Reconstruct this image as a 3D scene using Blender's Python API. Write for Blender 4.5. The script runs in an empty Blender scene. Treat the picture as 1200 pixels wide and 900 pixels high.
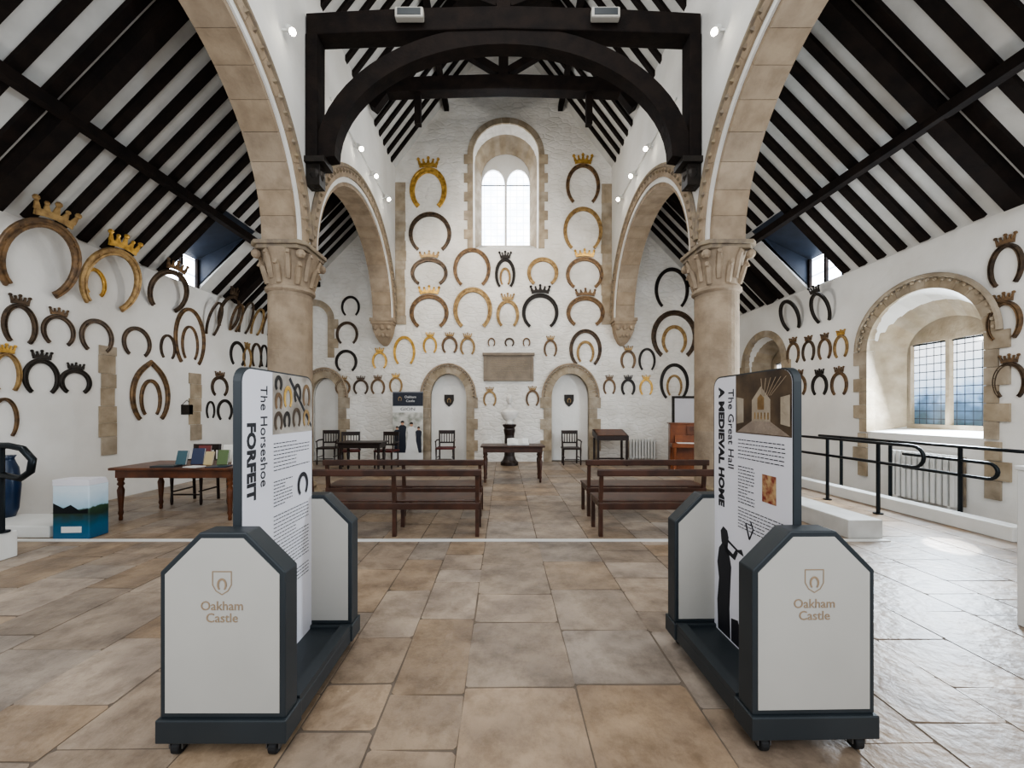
import bpy, bmesh, math, random
from mathutils import Vector, Matrix
random.seed(7)
F=457.0; H=1.5; YB=11.25; XW=6.55
TAN=(12.6-3.95)/6.55; TA=1.03; EV=4.1
def roofz(x): return 12.6-abs(x)*TAN
def roofa(x): return EV+(6.55-abs(x))*TA
def bx(px,Y=YB): return (px-590)*Y/F
def bz(py,Y=YB): return H-(py-480)*Y/F
def lin(h):
    h=h.lstrip('#'); o=[]
    for i in (0,2,4):
        c=int(h[i:i+2],16)/255
        o.append(c/12.92 if c<=.04045 else ((c+.055)/1.055)**2.4)
    return (*o,1)
# ---------------- materials
def mat(name,col,rough=.6,metal=0,col2=None,nscale=4,island=0,bump=0,bscale=20,emit=0,spec=.5,detail=4,sat=.12,pit=0,bdist=.02):
    m=bpy.data.materials.new(name); m.use_nodes=True
    nt=m.node_tree; b=nt.nodes['Principled BSDF']
    b.inputs['Base Color'].default_value=lin(col); b.inputs['Roughness'].default_value=rough
    b.inputs['Metallic'].default_value=metal; b.inputs['Specular IOR Level'].default_value=spec
    tc=nt.nodes.new('ShaderNodeTexCoord'); out=None
    if col2:
        n=nt.nodes.new('ShaderNodeTexNoise'); n.inputs['Scale'].default_value=nscale; n.inputs['Detail'].default_value=detail
        nt.links.new(tc.outputs['Object'],n.inputs['Vector'])
        r=nt.nodes.new('ShaderNodeValToRGB'); r.color_ramp.elements[0].position=.35; r.color_ramp.elements[1].position=.65
        r.color_ramp.elements[0].color=lin(col); r.color_ramp.elements[1].color=lin(col2)
        nt.links.new(n.outputs['Fac'],r.inputs['Fac']); out=r.outputs['Color']
        nt.links.new(out,b.inputs['Base Color'])
    if pit:
        n=nt.nodes.new('ShaderNodeTexNoise'); n.inputs['Scale'].default_value=pit; n.inputs['Detail'].default_value=9; n.inputs['Roughness'].default_value=.75
        nt.links.new(tc.outputs['Object'],n.inputs['Vector'])
        r=nt.nodes.new('ShaderNodeValToRGB'); r.color_ramp.elements[0].position=.36; r.color_ramp.elements[1].position=.55
        r.color_ramp.elements[0].color=(.66,.64,.62,1); r.color_ramp.elements[1].color=(1,1,1,1)
        nt.links.new(n.outputs['Fac'],r.inputs['Fac'])
        mu=nt.nodes.new('ShaderNodeMixRGB'); mu.blend_type='MULTIPLY'; mu.inputs[0].default_value=1
        nt.links.new(out,mu.inputs[1]); nt.links.new(r.outputs[0],mu.inputs[2]); out=mu.outputs[0]
        nt.links.new(out,b.inputs['Base Color'])
    if island:
        g=nt.nodes.new('ShaderNodeNewGeometry')
        mr=nt.nodes.new('ShaderNodeMapRange'); mr.inputs['To Min'].default_value=1-island; mr.inputs['To Max'].default_value=1+island
        nt.links.new(g.outputs['Random Per Island'],mr.inputs['Value'])
        hs=nt.nodes.new('ShaderNodeHueSaturation'); hs.inputs['Color'].default_value=lin(col)
        if out: nt.links.new(out,hs.inputs['Color'])
        nt.links.new(mr.outputs['Result'],hs.inputs['Value'])
        mr2=nt.nodes.new('ShaderNodeMath'); mr2.operation='MULTIPLY'; mr2.inputs[1].default_value=7.31
        fr=nt.nodes.new('ShaderNodeMath'); fr.operation='FRACT'
        nt.links.new(g.outputs['Random Per Island'],mr2.inputs[0]); nt.links.new(mr2.outputs[0],fr.inputs[0])
        mr3=nt.nodes.new('ShaderNodeMapRange'); mr3.inputs['To Min'].default_value=1-sat; mr3.inputs['To Max'].default_value=1+sat
        nt.links.new(fr.outputs[0],mr3.inputs['Value']); nt.links.new(mr3.outputs['Result'],hs.inputs['Saturation'])
        nt.links.new(hs.outputs['Color'],b.inputs['Base Color'])
    if bump:
        n=nt.nodes.new('ShaderNodeTexNoise'); n.inputs['Scale'].default_value=bscale; n.inputs['Detail'].default_value=5
        nt.links.new(tc.outputs['Object'],n.inputs['Vector'])
        bp=nt.nodes.new('ShaderNodeBump'); bp.inputs['Strength'].default_value=bump; bp.inputs['Distance'].default_value=bdist
        nt.links.new(n.outputs['Fac'],bp.inputs['Height']); nt.links.new(bp.outputs['Normal'],b.inputs['Normal'])
    if emit:
        b.inputs['Emission Color'].default_value=lin(col); b.inputs['Emission Strength'].default_value=emit
    return m
M={}
M['wall']=mat('limewash','e4e3df',.9,col2='d8d6d1',nscale=1.2,bump=.4,bscale=7)
def rubble():
    m=mat('limewashed_rubble','e5e2dc',.9,col2='d6d2ca',nscale=2); nt=m.node_tree; b=nt.nodes['Principled BSDF']
    tc=nt.nodes.new('ShaderNodeTexCoord'); mp=nt.nodes.new('ShaderNodeMapping'); mp.inputs['Scale'].default_value=(3.6,3.6,8)
    nt.links.new(tc.outputs['Object'],mp.inputs[0])
    v=nt.nodes.new('ShaderNodeTexVoronoi'); v.feature='DISTANCE_TO_EDGE'; v.inputs['Scale'].default_value=1.0; nt.links.new(mp.outputs[0],v.inputs['Vector'])
    r=nt.nodes.new('ShaderNodeMapRange'); r.inputs['From Max'].default_value=.16; nt.links.new(v.outputs['Distance'],r.inputs['Value'])
    n=nt.nodes.new('ShaderNodeTexNoise'); n.inputs['Scale'].default_value=9; n.inputs['Detail'].default_value=5; nt.links.new(tc.outputs['Object'],n.inputs['Vector'])
    a=nt.nodes.new('ShaderNodeMath'); a.operation='MULTIPLY_ADD'; a.inputs[1].default_value=1.6; nt.links.new(n.outputs['Fac'],a.inputs[0]); nt.links.new(r.outputs[0],a.inputs[2])
    bp=nt.nodes.new('ShaderNodeBump'); bp.inputs['Strength'].default_value=.5; bp.inputs['Distance'].default_value=.018
    nt.links.new(a.outputs[0],bp.inputs['Height']); nt.links.new(bp.outputs['Normal'],b.inputs['Normal']); return m
M['gable']=rubble()
M['stone']=mat('buff_limestone','a4937e',.9,col2='8c7c69',nscale=4,island=.06,bump=.55,bscale=20,sat=.06,detail=8)
M['stone2']=mat('grey_limestone','94866f',.9,col2='7c6f61',nscale=9,island=.04,bump=.5,bscale=30)
M['plaque']=mat('stone_tablet','8d8172',.8,col2='7a6f62',nscale=3,bump=.3,bscale=30)
M['quoin']=mat('quoin_stone','aa9d8a',.9,col2='8d806d',nscale=4,island=.08,bump=.6,bscale=14)
M['slab']=mat('flagstone','a4927f',.42,col2='847567',nscale=2.6,island=.16,bump=.4,bscale=14,detail=8,spec=.5,sat=.25,pit=5)
M['grout']=mat('grout','74685c',.9,col2='5e544a')
M['beam']=mat('blackened_oak','130e0d',.75,col2='201814',nscale=5,bump=.3,spec=.2)
M['ceil']=mat('ceiling_plaster','cbcbc8',.9,col2='bdbdba',nscale=3)
M['kdark']=mat('slate_grey_laminate','272d31',.45,col2='2d3337',nscale=3)
M['kpanel']=mat('pale_grey_panel','b4b1aa',.5,col2='aeaba4',nscale=2)
M['board']=mat('white_printed_board','dddce2',.4,col2='d9d8de',nscale=2)
M['ink']=mat('black_ink','1a1a20',.6)
M['navy']=mat('navy_print','1b2230',.5)
M['goldink']=mat('bronze_ink','958068',.5)
M['wood']=mat('mahogany_wood','64391f',.35,col2='452514',nscale=6)
M['darkwood']=mat('dark_oak','2a1a14',.4,col2='1e130e',nscale=8)
M['benchwood']=mat('bench_oak','4b2e21',.35,col2='352017',nscale=7)
M['pianowood']=mat('chestnut_veneer','7a4526',.3,col2='5f331b',nscale=5)
M['redseat']=mat('red_leather','5a1f1c',.5,col2='481815')
M['white']=mat('white_paint','dededb',.5,col2='d6d6d2',nscale=3)
M['greywhite']=mat('worn_white_paint','c6c5c1',.6,col2='b5b3ae',nscale=3)
M['metal']=mat('charcoal_metal','1f2428',.35,.6)
M['steel']=mat('castor_steel','77797c',.35,.9)
M['rubber']=mat('castor_rubber','1b1b1c',.7)
M['marble']=mat('white_marble','dcd9d3',.4,col2='cbc7c0',nscale=6)
M['blueboard']=mat('painted_blue_timber','2a3342',.6,col2='222a37',nscale=4)
M['lamp']=mat('lamp_lens','fff6e0',.4,emit=70)
M['blue']=mat('cobalt_glaze','122c4c',.3,col2='0d2139')
M['g']=mat('gilded_iron','d8b05e',.35,.5,col2='a07c3a',nscale=12)
M['t']=mat('tan_patina_iron','ad9162',.45,.35,col2='7c6240',nscale=12)
M['b']=mat('brown_patina_iron','84694b',.45,.4,col2='554434',nscale=12)
M['d']=mat('dark_bronze_iron','5f4e3d',.45,.4,col2='3a2f26',nscale=12)
M['k']=mat('black_iron','211d1a',.5,.3,col2='2f2924',nscale=10)
CN={'g':'gilded','t':'tan patinated','b':'brown patinated','d':'dark bronze','k':'black iron'}
def glassmat(name,c1,c2,sx,sz,e,line='3a3f46',ax='X',grad=None):
    m=bpy.data.materials.new(name); m.use_nodes=True; nt=m.node_tree; b=nt.nodes['Principled BSDF']
    tc=nt.nodes.new('ShaderNodeTexCoord'); sp=nt.nodes.new('ShaderNodeSeparateXYZ'); nt.links.new(tc.outputs['Object'],sp.inputs[0])
    def stripe(o,s):
        a=nt.nodes.new('ShaderNodeMath'); a.operation='MULTIPLY'; a.inputs[1].default_value=s; nt.links.new(o,a.inputs[0])
        f=nt.nodes.new('ShaderNodeMath'); f.operation='FRACT'; nt.links.new(a.outputs[0],f.inputs[0])
        g=nt.nodes.new('ShaderNodeMath'); g.operation='LESS_THAN'; g.inputs[1].default_value=.11; nt.links.new(f.outputs[0],g.inputs[0]); return g.outputs[0]
    s1=stripe(sp.outputs[ax],sx); s2=stripe(sp.outputs['Z'],sz)
    mx=nt.nodes.new('ShaderNodeMath'); mx.operation='MAXIMUM'; nt.links.new(s1,mx.inputs[0]); nt.links.new(s2,mx.inputs[1])
    n=nt.nodes.new('ShaderNodeTexNoise'); n.inputs['Scale'].default_value=3; nt.links.new(tc.outputs['Object'],n.inputs['Vector'])
    r=nt.nodes.new('ShaderNodeValToRGB'); r.color_ramp.elements[0].position=.42; r.color_ramp.elements[1].position=.58
    r.color_ramp.elements[0].color=lin(c1); r.color_ramp.elements[1].color=lin(c2)
    if grad:
        n.inputs['Scale'].default_value=5
        mr=nt.nodes.new('ShaderNodeMapRange'); mr.inputs['From Min'].default_value=grad[0]; mr.inputs['From Max'].default_value=grad[1]; nt.links.new(sp.outputs['Z'],mr.inputs['Value'])
        ma=nt.nodes.new('ShaderNodeMath'); ma.operation='MULTIPLY_ADD'; ma.inputs[1].default_value=.35; nt.links.new(n.outputs['Fac'],ma.inputs[0]); nt.links.new(mr.outputs[0],ma.inputs[2])
        e_=r.color_ramp.elements; e_[0].position=.25; e_[0].color=lin('2e4048'); e_[1].position=1.0; e_[1].color=lin('f4f9ff')
        for p,c in ((.42,'4a6886'),(.55,'94b4d6'),(.75,'d8e8fa')):
            q=e_.new(p); q.color=lin(c)
        nt.links.new(ma.outputs[0],r.inputs[0])
    else: nt.links.new(n.outputs['Fac'],r.inputs[0])
    mc=nt.nodes.new('ShaderNodeMixRGB'); nt.links.new(mx.outputs[0],mc.inputs[0]); nt.links.new(r.outputs[0],mc.inputs[1]); mc.inputs[2].default_value=lin(line)
    nt.links.new(mc.outputs[0],b.inputs['Emission Color']); b.inputs['Emission Strength'].default_value=e  # panes emit the daylight themselves instead of letting it through
    b.inputs['Base Color'].default_value=lin('30343a'); b.inputs['Roughness'].default_value=.1
    return m
M['glassb']=glassmat('daylit_leaded_glass','e2ecfa','ffffff',5,5,8,'c3cedc')
M['glassr']=glassmat('leaded_glass_street_view','7f9fc6','f2f7ff',9,7.5,2.2,'16191d','Y',grad=(1.2,2.7))
M['glassd']=glassmat('dormer_glass','dce8f8','ffffff',2.5,3,10,'9ba7b6','Y')
# ---------------- mesh builder
class MB:
    def __init__(s): s.v=[]; s.f=[]
    def add(s,v,f):
        o=len(s.v); s.v+= [tuple(p) for p in v]; s.f+=[tuple(i+o for i in q) for q in f]; return s
    def box(s,x0,x1,y0,y1,z0,z1):
        return s.add([(x0,y0,z0),(x1,y0,z0),(x1,y1,z0),(x0,y1,z0),(x0,y0,z1),(x1,y0,z1),(x1,y1,z1),(x0,y1,z1)],
            [(0,3,2,1),(4,5,6,7),(0,1,5,4),(1,2,6,5),(2,3,7,6),(3,0,4,7)])
    def prism(s,poly,ax,a,b):
        n=len(poly)
        def P(p,t):
            return (t,p[0],p[1]) if ax=='X' else (p[0],t,p[1]) if ax=='Y' else (p[0],p[1],t)
        v=[P(p,a) for p in poly]+[P(p,b) for p in poly]
        return s.add(v,[tuple(range(n)),tuple(range(2*n-1,n-1,-1))]+[(i,(i+1)%n,n+(i+1)%n,n+i) for i in range(n)])
    def lathe(s,prof,n=20,cx=0,cy=0,sx=1,sy=1):
        v=[];f=[]
        for r,z in prof:
            for i in range(n):
                a=2*math.pi*i/n; v.append((cx+r*sx*math.cos(a),cy+r*sy*math.sin(a),z))
        for j in range(len(prof)-1):
            for i in range(n):
                k=(i+1)%n; f.append((j*n+i,j*n+k,(j+1)*n+k,(j+1)*n+i))
        f.append(tuple(range(n-1,-1,-1))); f.append(tuple((len(prof)-1)*n+i for i in range(n)))
        return s.add(v,f)
    def ball(s,c,r,n=8,m=5,sc=(1,1,1)):
        v=[(c[0],c[1],c[2]-r*sc[2])];f=[]
        for j in range(1,m):
            t=-math.pi/2+math.pi*j/m
            for i in range(n):
                a=2*math.pi*i/n; v.append((c[0]+r*sc[0]*math.cos(t)*math.cos(a),c[1]+r*sc[1]*math.cos(t)*math.sin(a),c[2]+r*sc[2]*math.sin(t)))
        v.append((c[0],c[1],c[2]+r*sc[2])); L=len(v)-1
        for i in range(n):
            k=(i+1)%n; f.append((0,1+k,1+i)); f.append((L,1+(m-2)*n+i,1+(m-2)*n+k))
            for j in range(m-2): f.append((1+j*n+i,1+j*n+k,1+(j+1)*n+k,1+(j+1)*n+i))
        return s.add(v,f)
    def tube(s,pts,r,n=8):
        pts=[Vector(p) for p in pts]; v=[];f=[]; up=None
        for i,p in enumerate(pts):
            d=(pts[min(i+1,len(pts)-1)]-pts[max(i-1,0)]).normalized()
            if up is None:
                up=Vector((0,0,1)) if abs(d.z)<.9 else Vector((1,0,0))
            a=d.cross(up).normalized(); b=a.cross(d).normalized(); up=b
            rr=r[i] if isinstance(r,(list,tuple)) else r
            for k in range(n):
                t=2*math.pi*k/n; v.append(p+a*rr*math.cos(t)+b*rr*math.sin(t))
        for i in range(len(pts)-1):
            for k in range(n):
                l=(k+1)%n; f.append((i*n+k,i*n+l,(i+1)*n+l,(i+1)*n+k))
        f.append(tuple(range(n-1,-1,-1))); f.append(tuple((len(pts)-1)*n+k for k in range(n)))
        return s.add(v,f)
    def mesh(s,name,smooth=False):
        me=bpy.data.meshes.new(name); me.from_pydata(s.v,[],s.f); me.update()
        b=bmesh.new(); b.from_mesh(me); bmesh.ops.recalc_face_normals(b,faces=b.faces); b.to_mesh(me); b.free()
        if smooth:
            for p in me.polygons: p.use_smooth=True
        return me
def link(o): bpy.context.scene.collection.objects.link(o); return o
def obj(name,mb,m,parent=None,loc=(0,0,0),rot=(0,0,0),smooth=False,bevel=0,label=None,cat=None,group=None,kind=None):
    me=mb if isinstance(mb,bpy.types.Mesh) else mb.mesh(name,smooth)
    if m and not me.materials: me.materials.append(M[m] if isinstance(m,str) else m)
    o=bpy.data.objects.new(name,me); link(o); o.location=loc; o.rotation_euler=rot
    if parent: o.parent=parent
    if bevel:
        md=o.modifiers.new('bev','BEVEL'); md.width=bevel; md.segments=2; md.limit_method='ANGLE'
    if label: o['label']=label
    if cat: o['category']=cat
    if group: o['group']=group
    if kind: o['kind']=kind
    return o
def thing(name,label,cat,loc=(0,0,0),rz=0,group=None):
    e=bpy.data.objects.new(name,None); link(e); e.location=loc; e.rotation_euler=(0,0,rz); e.empty_display_size=.1
    e['label']=label; e['category']=cat
    if group: e['group']=group
    return e
def text(s,size,m,origin,xd,yd,name='lettering',parent=None,bold=0,align='LEFT',width=None,ext=.0008):
    c=bpy.data.curves.new('t','FONT'); c.body=s; c.size=size; c.extrude=ext; c.offset=bold; c.align_x=align; c.align_y='CENTER'; c.resolution_u=3
    o=bpy.data.objects.new('t',c); link(o); bpy.context.view_layer.update()
    dg=bpy.context.evaluated_depsgraph_get(); me=bpy.data.meshes.new_from_object(o.evaluated_get(dg))
    bpy.data.objects.remove(o)
    if width:
        xs=[v.co.x for v in me.vertices]; k=width/(max(xs)-min(xs))
        for v in me.vertices: v.co.x*=k
    X=Vector(xd);Y=Vector(yd);Z=X.cross(Y)
    mtx=Matrix.Translation(Vector(origin))@Matrix((X,Y,Z)).transposed().to_4x4()
    me.transform(mtx); me.materials.clear(); me.materials.append(M[m])
    o=bpy.data.objects.new(name,me); link(o)
    if parent: o.parent=parent
    return o
# ---------------- arch helpers
def archpts(c,hw,z0,zs,rise,n=14):
    p=[(c-hw,z0)]
    for i in range(n+1):
        a=math.pi-math.pi*i/n; p.append((c+hw*math.cos(a),zs+rise*math.sin(a)))
    p.append((c+hw,z0)); return p
def mapback(u,v,d): return (u,YB-d,v)
def mapright(u,v,d): return (XW-d,u,v)
def mapleft(u,v,d): return (-XW+d,u,v)
def loft(mb,A,B,da,db,mp):
    n=len(A); v=[mp(u,w,da) for u,w in A]+[mp(u,w,db) for u,w in B]
    mb.add(v,[tuple(range(n)),tuple(range(2*n-1,n-1,-1))]+[(i,(i+1)%n,n+(i+1)%n,n+i) for i in range(n)])
def cut(o,cutters):
    for i,c in enumerate(cutters):
        md=o.modifiers.new('b%d'%i,'BOOLEAN'); md.operation='DIFFERENCE'; md.solver='EXACT'; md.object=c
    bpy.context.view_layer.update()
    dg=bpy.context.evaluated_depsgraph_get(); me=bpy.data.meshes.new_from_object(o.evaluated_get(dg))
    o.modifiers.clear(); o.data=me
    for c in cutters: bpy.data.objects.remove(c)
def band(mp,c,hw,z0,zs,rise,w,proud=.03,inner=.03,bh=.3,nv=13,quo=.12,deep=.12):
    mb=MB(); nb=max(1,round((zs-z0)/bh)); bh=(zs-z0)/nb
    for k in range(nb):
        e=quo if k%2 else 0
        for s in (-1,1):
            a=c+s*(hw-inner); b=c+s*(hw+w+e); u0,u1=min(a,b),max(a,b)
            v0=z0+k*bh+.002; v1=z0+(k+1)*bh-.002
            P=[(u0,v0),(u1,v0),(u1,v1),(u0,v1)]
            loft(mb,P,P,proud,-deep,mp)
    for i in range(nv):
        a0=math.pi-math.pi*i/nv-.003; a1=math.pi-math.pi*(i+1)/nv+.003
        P=[]
        for rr in (0,1):
            for t in ([a0,(a0+a1)/2,a1] if rr==0 else [a1,(a0+a1)/2,a0]):
                h=hw-inner if rr==0 else hw+w; r=rise-inner if rr==0 else rise+w
                P.append((c+h*math.cos(t),zs+r*math.sin(t)))
        loft(mb,P,P,proud,-deep,mp)
    return mb
def reveal(mp,A,B,da,db,t=.012):
    mb=MB(); n=len(A); ca=(sum(p[0] for p in A)/n,sum(p[1] for p in A)/n)
    def inn(p): 
        d=Vector((ca[0]-p[0],ca[1]-p[1])); d.normalize(); return (p[0]+d.x*t,p[1]+d.y*t)
    for i in range(n-1):
        a,b=A[i],A[i+1]; c,d=B[i],B[i+1]; a2,b2,c2,d2=inn(a),inn(b),inn(c),inn(d)
        v=[mp(*a,da),mp(*b,da),mp(*d,db),mp(*c,db),mp(*a2,da),mp(*b2,da),mp(*d2,db),mp(*c2,db)]
        mb.add(v,[(0,3,2,1),(4,5,6,7),(0,1,5,4),(1,2,6,5),(2,3,7,6),(3,0,4,7)])
    return mb
def hood(mp,c,hw,zs,rise,r=.035,d=.05,n=28):
    mb=MB(); pts=[mp(c+hw*math.cos(math.pi-math.pi*i/n),zs+rise*math.sin(math.pi*i/n),d) for i in range(n+1)]
    mb.tube(pts,r,6)
    for i in range(n):
        t=math.pi*(i+.5)/n; mb.ball(mp(c+(hw-.06)*math.cos(math.pi-t),zs+(rise-.06)*math.sin(t),d),.028,5,4)
    return mb
# ---------------- SHELL
fl=MB(); fl.box(-6.9,6.9,-1.5,12,-.2,-.004)
o=obj('floor',fl,'grout',kind='structure')
sl=MB(); x=-6.54
while x<6.5:
    w=random.uniform(.36,.6); x1=min(x+w,6.54)
    y=-1.4+random.uniform(0,.3)
    while y<YB-.01:
        l=random.uniform(.26,.78); y1=min(y+l,YB-.002)
        if y1-y>.05:
            g=.003; j=[random.uniform(-.01,.006) for _ in range(4)]; q=[random.uniform(-.003,.006) for _ in range(4)]
            z=random.uniform(-.002,.0)
            A=[(x+g+q[0],y+g+j[0]),(x1-g-q[1],y+g+j[1]),(x1-g-q[2],y1-g+j[2]),(x+g+q[3],y1-g+j[3])]
            P=[]
            for i in range(4):
                a=Vector(A[i]); nx_=Vector(A[(i+1)%4]); pv=Vector(A[i-1]); r_=random.uniform(.006,.02)
                P.append(a+(pv-a).normalized()*r_); P.append(a+(nx_-a).normalized()*r_)
                P.append(a.lerp(nx_,.5)+Vector((random.uniform(-.003,.003),random.uniform(-.003,.003))))
            n_=len(P); v=[(p.x,p.y,z) for p in P]+[(p.x,p.y,-.03) for p in P]
            sl.add(v,[tuple(range(n_))]+[(i,(i+1)%n_,n_+(i+1)%n_,n_+i) for i in range(n_)])
        y=y1
    x=x1
me=sl.mesh('s')
b=bmesh.new(); b.from_mesh(o.data); b.from_mesh(me)
o.data.materials.append(M['slab']); b.faces.ensure_lookup_table()
for i,f in enumerate(b.faces):
    f.material_index=0 if i<6 else 1
    if i>=6 and f.normal.z<-.5: f.normal_flip()
b.to_mesh(o.data); b.free()
AX0,AX1=3.12,3.68; CY=6.25; R=2.15
w=MB().prism([(-6.55,-.01),(6.55,-.01),(6.55,EV),(AX1,roofa(AX1)),(AX1,roofz(AX1)),(0,12.6),(-AX1,roofz(AX1)),(-AX1,roofa(AX1)),(-6.55,EV)],'Y',YB,YB+.8)
wb=obj('wall_back',w,'gable',kind='structure')
cs=[]
WC=.07
WA=archpts(WC,.98,6.15,8.85,.93); WB=archpts(WC,.74,6.5,8.55,.72)
c=MB(); loft(c,archpts(WC,.995,6.13,8.85,.945),archpts(WC,.725,6.52,8.55,.705),.05,-.85,mapback); cs.append(obj('c',c,None))
DOORS=[(-1.59,.55,1.85,.72),(1.93,.57,1.85,.72),(-5.15,.42,1.85,.6)]
for dc,hw,zs,ri in DOORS:
    c=MB(); loft(c,archpts(dc,hw,-.05,zs,ri),archpts(dc,hw,-.05,zs,ri),.05,-.3,mapback); cs.append(obj('c',c,None))
cut(wb,cs)
wl=obj('wall_left',MB().box(-7.35,-6.55,-1.4,12.05,-.01,EV),'wall',kind='structure')
wr=obj('wall_right',MB().box(6.55,7.35,-1.4,12.05,-.01,EV),'wall',kind='structure')
cs=[]
c=MB(); loft(c,archpts(6.15,.88,1.1,2.55,.86),archpts(6.3,.6,1.2,2.45,.5),.05,-.85,mapright); cs.append(obj('c',c,None))
c=MB(); loft(c,archpts(9.85,.72,2.25,2.65,.7),archpts(9.9,.5,2.3,2.6,.45),.05,-.85,mapright); cs.append(obj('c',c,None))
cut(wr,cs)
def window(n,mp,c,hw,z0,zs,ri,d,glass,lights,stone='quoin'):
    pl=MB(); loft(pl,archpts(c,hw+.12,z0-.1,zs,ri+.1),archpts(c,hw+.12,z0-.1,zs,ri+.1),d,d-.12,mp)
    o=obj('window_%d'%n,pl,stone,kind='structure'); cs=[]
    for lc,lh,l0,ls,lr in lights:
        k=MB(); P=archpts(lc,lh,l0,ls,lr); loft(k,P,P,d+.05,d-.2,mp); cs.append(obj('c',k,None))
    cut(o,cs)
    for lc,lh,l0,ls,lr in lights:
        k=MB(); P=archpts(lc,lh+.01,l0-.01,ls,lr+.01); loft(k,P,P,d-.07,d-.08,mp)
        obj('glass_pane',k,glass,parent=o)
        k=MB(); P=[(lc-lh,ls-.012),(lc+lh,ls-.012),(lc+lh,ls+.012),(lc-lh,ls+.012)]; loft(k,P,P,d-.04,d-.07,mp)
        obj('glazing_bar',k,'metal',parent=o)
    return o
window(1,mapback,WC,.78,6.4,8.55,.78,-.62,'glassb',[(WC-.38,.345,6.5,8.35,.45),(WC+.38,.345,6.5,8.35,.45)],'wall')
window(2,mapright,6.3,.62,1.15,2.5,.55,-.62,'glassr',[(6.0,.27,1.25,2.62,.02),(6.6,.27,1.25,2.62,.02)])
window(3,mapright,9.9,.52,2.3,2.6,.48,-.62,'glassr',[(9.66,.2,2.36,2.7,.02),(10.12,.2,2.36,2.7,.02)])
obj('trim_1',band(mapback,WC,.98,6.15,8.85,.93,.13,bh=.27,quo=.1,deep=.1),'quoin',kind='structure')
obj('trim_2',band(mapright,6.15,.88,1.1,2.55,.86,.12,bh=.25,deep=.12),'quoin',kind='structure')
jm=MB()
for s in (-1,1):
    for k in range(3):
        a=6.15+s*.86; b2=6.15+s*(1.03+(.1 if k%2 else 0)); P=[(min(a,b2),.3+k*.26),(max(a,b2),.3+k*.26),(max(a,b2),.552+k*.26),(min(a,b2),.552+k*.26)]
        loft(jm,P,P,.03,-.0,mapright)
obj('trim_3',jm,'quoin',kind='structure')
obj('trim_4',hood(mapright,6.15,1.04,2.55,1.02),'quoin',kind='structure')
obj('trim_5',band(mapright,9.85,.72,2.25,2.65,.7,.13,bh=.2),'quoin',kind='structure')
obj('trim_50',reveal(mapback,WA,WB,-.1,-.6),'quoin',kind='structure')
obj('trim_51',reveal(mapright,archpts(6.15,.865,1.1,2.55,.845),archpts(6.28,.64,1.2,2.45,.56),-.1,-.6),'quoin',kind='structure')
obj('trim_52',reveal(mapright,archpts(9.85,.705,2.26,2.65,.685),archpts(9.9,.53,2.3,2.6,.48),-.1,-.6),'quoin',kind='structure')
n=6
for dc,hw,zs,ri in DOORS:
    obj('trim_%d'%n,band(mapback,dc,hw,0,zs,ri,.2,bh=.29,quo=.1),'quoin',kind='structure'); n+=1
    obj('trim_%d'%n,hood(mapback,dc,hw+.24,zs,ri+.24,.03),'stone',kind='structure'); n+=1
for i,(dc,hw,zs,ri) in enumerate(DOORS):
    k=MB(); P=archpts(dc,hw-.02,0.01,zs,ri-.02); loft(k,P,P,-.24,-.29,mapback); obj('door_%d'%(i+1),k,'wall',kind='structure')
obj('trim_%d'%n,band(mapback,-5.45,.42,3.0,4.1,.42,.15,bh=.28),'quoin',kind='structure'); n+=1
def strip(mp,u0,u1,v0,v1,proud=.02,bh=.28,j=.05):
    mb=MB(); v=v0
    while v<v1-.05:
        h=bh*random.uniform(.8,1.2); t=min(v+h,v1); a=u0-random.uniform(0,j); b_=u1+random.uniform(0,j)
        P=[(a,v+.002),(b_,v+.002),(b_,t-.002),(a,t-.002)]; loft(mb,P,P,proud,-.0,mp); v=t
    return mb
for (mp,u0,u1,v0,v1) in [(mapback,-3.2,-2.85,3.95,8.05),(mapback,2.85,3.2,3.95,8.05),(mapleft,6.35,6.55,.75,2.55),(mapleft,8.15,8.4,.85,2.3)]:
    obj('trim_%d'%n,strip(mp,u0,u1,v0,v1),'quoin',kind='structure'); n+=1
ce=MB(); D0,D1,DX=7.5,8.4,5.35
def slopeslab(s,xa,xb,y0,y1,zf,t=.1):
    P=[(s*xa,zf(xa)),(s*xb,zf(xb)),(s*xb,zf(xb)+t),(s*xa,zf(xa)+t)]; ce.prism(P,'Y',y0,y1)
for s in (-1,1):
    slopeslab(s,3.6,6.7,-1.4,D0,roofa); slopeslab(s,3.6,DX,D0,D1,roofa); slopeslab(s,3.6,6.7,D1,YB+.8,roofa)
    slopeslab(s,0,3.75,-1.4,YB+.8,roofz)
obj('ceiling',ce,'ceil',kind='structure')
GT=4.72
for i,s in enumerate((-1,1)):
    t=thing('dormer_window','small roof dormer with dark blue boarded cheeks at the eaves','dormer window')
    ck=[(s*6.62,EV),(s*DX,roofa(DX)),(s*6.62,GT)]
    obj('cheek',MB().prism(ck,'Y',D1,D1+.05),'blueboard',parent=t)
    obj('cheek',MB().prism(ck,'Y',D0-.05,D0),'blueboard',parent=t)
    obj('dormer_roof',MB().prism([(s*6.7,GT),(s*DX,roofa(DX)),(s*DX,roofa(DX)+.06),(s*6.7,GT+.06)],'Y',D0-.05,D1+.05),'blueboard',parent=t)
    obj('glass_pane',MB().box(s*6.62-.01,s*6.62+.01,D0,D1,EV,GT),'glassd',parent=t)
    fr=MB()
    for y in (D0+.03,(D0+D1)/2,D1-.03): fr.box(s*6.58-.03,s*6.58+.03,y-.025,y+.025,EV,GT)
    obj('window_frame',fr,'beam',parent=t)
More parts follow.
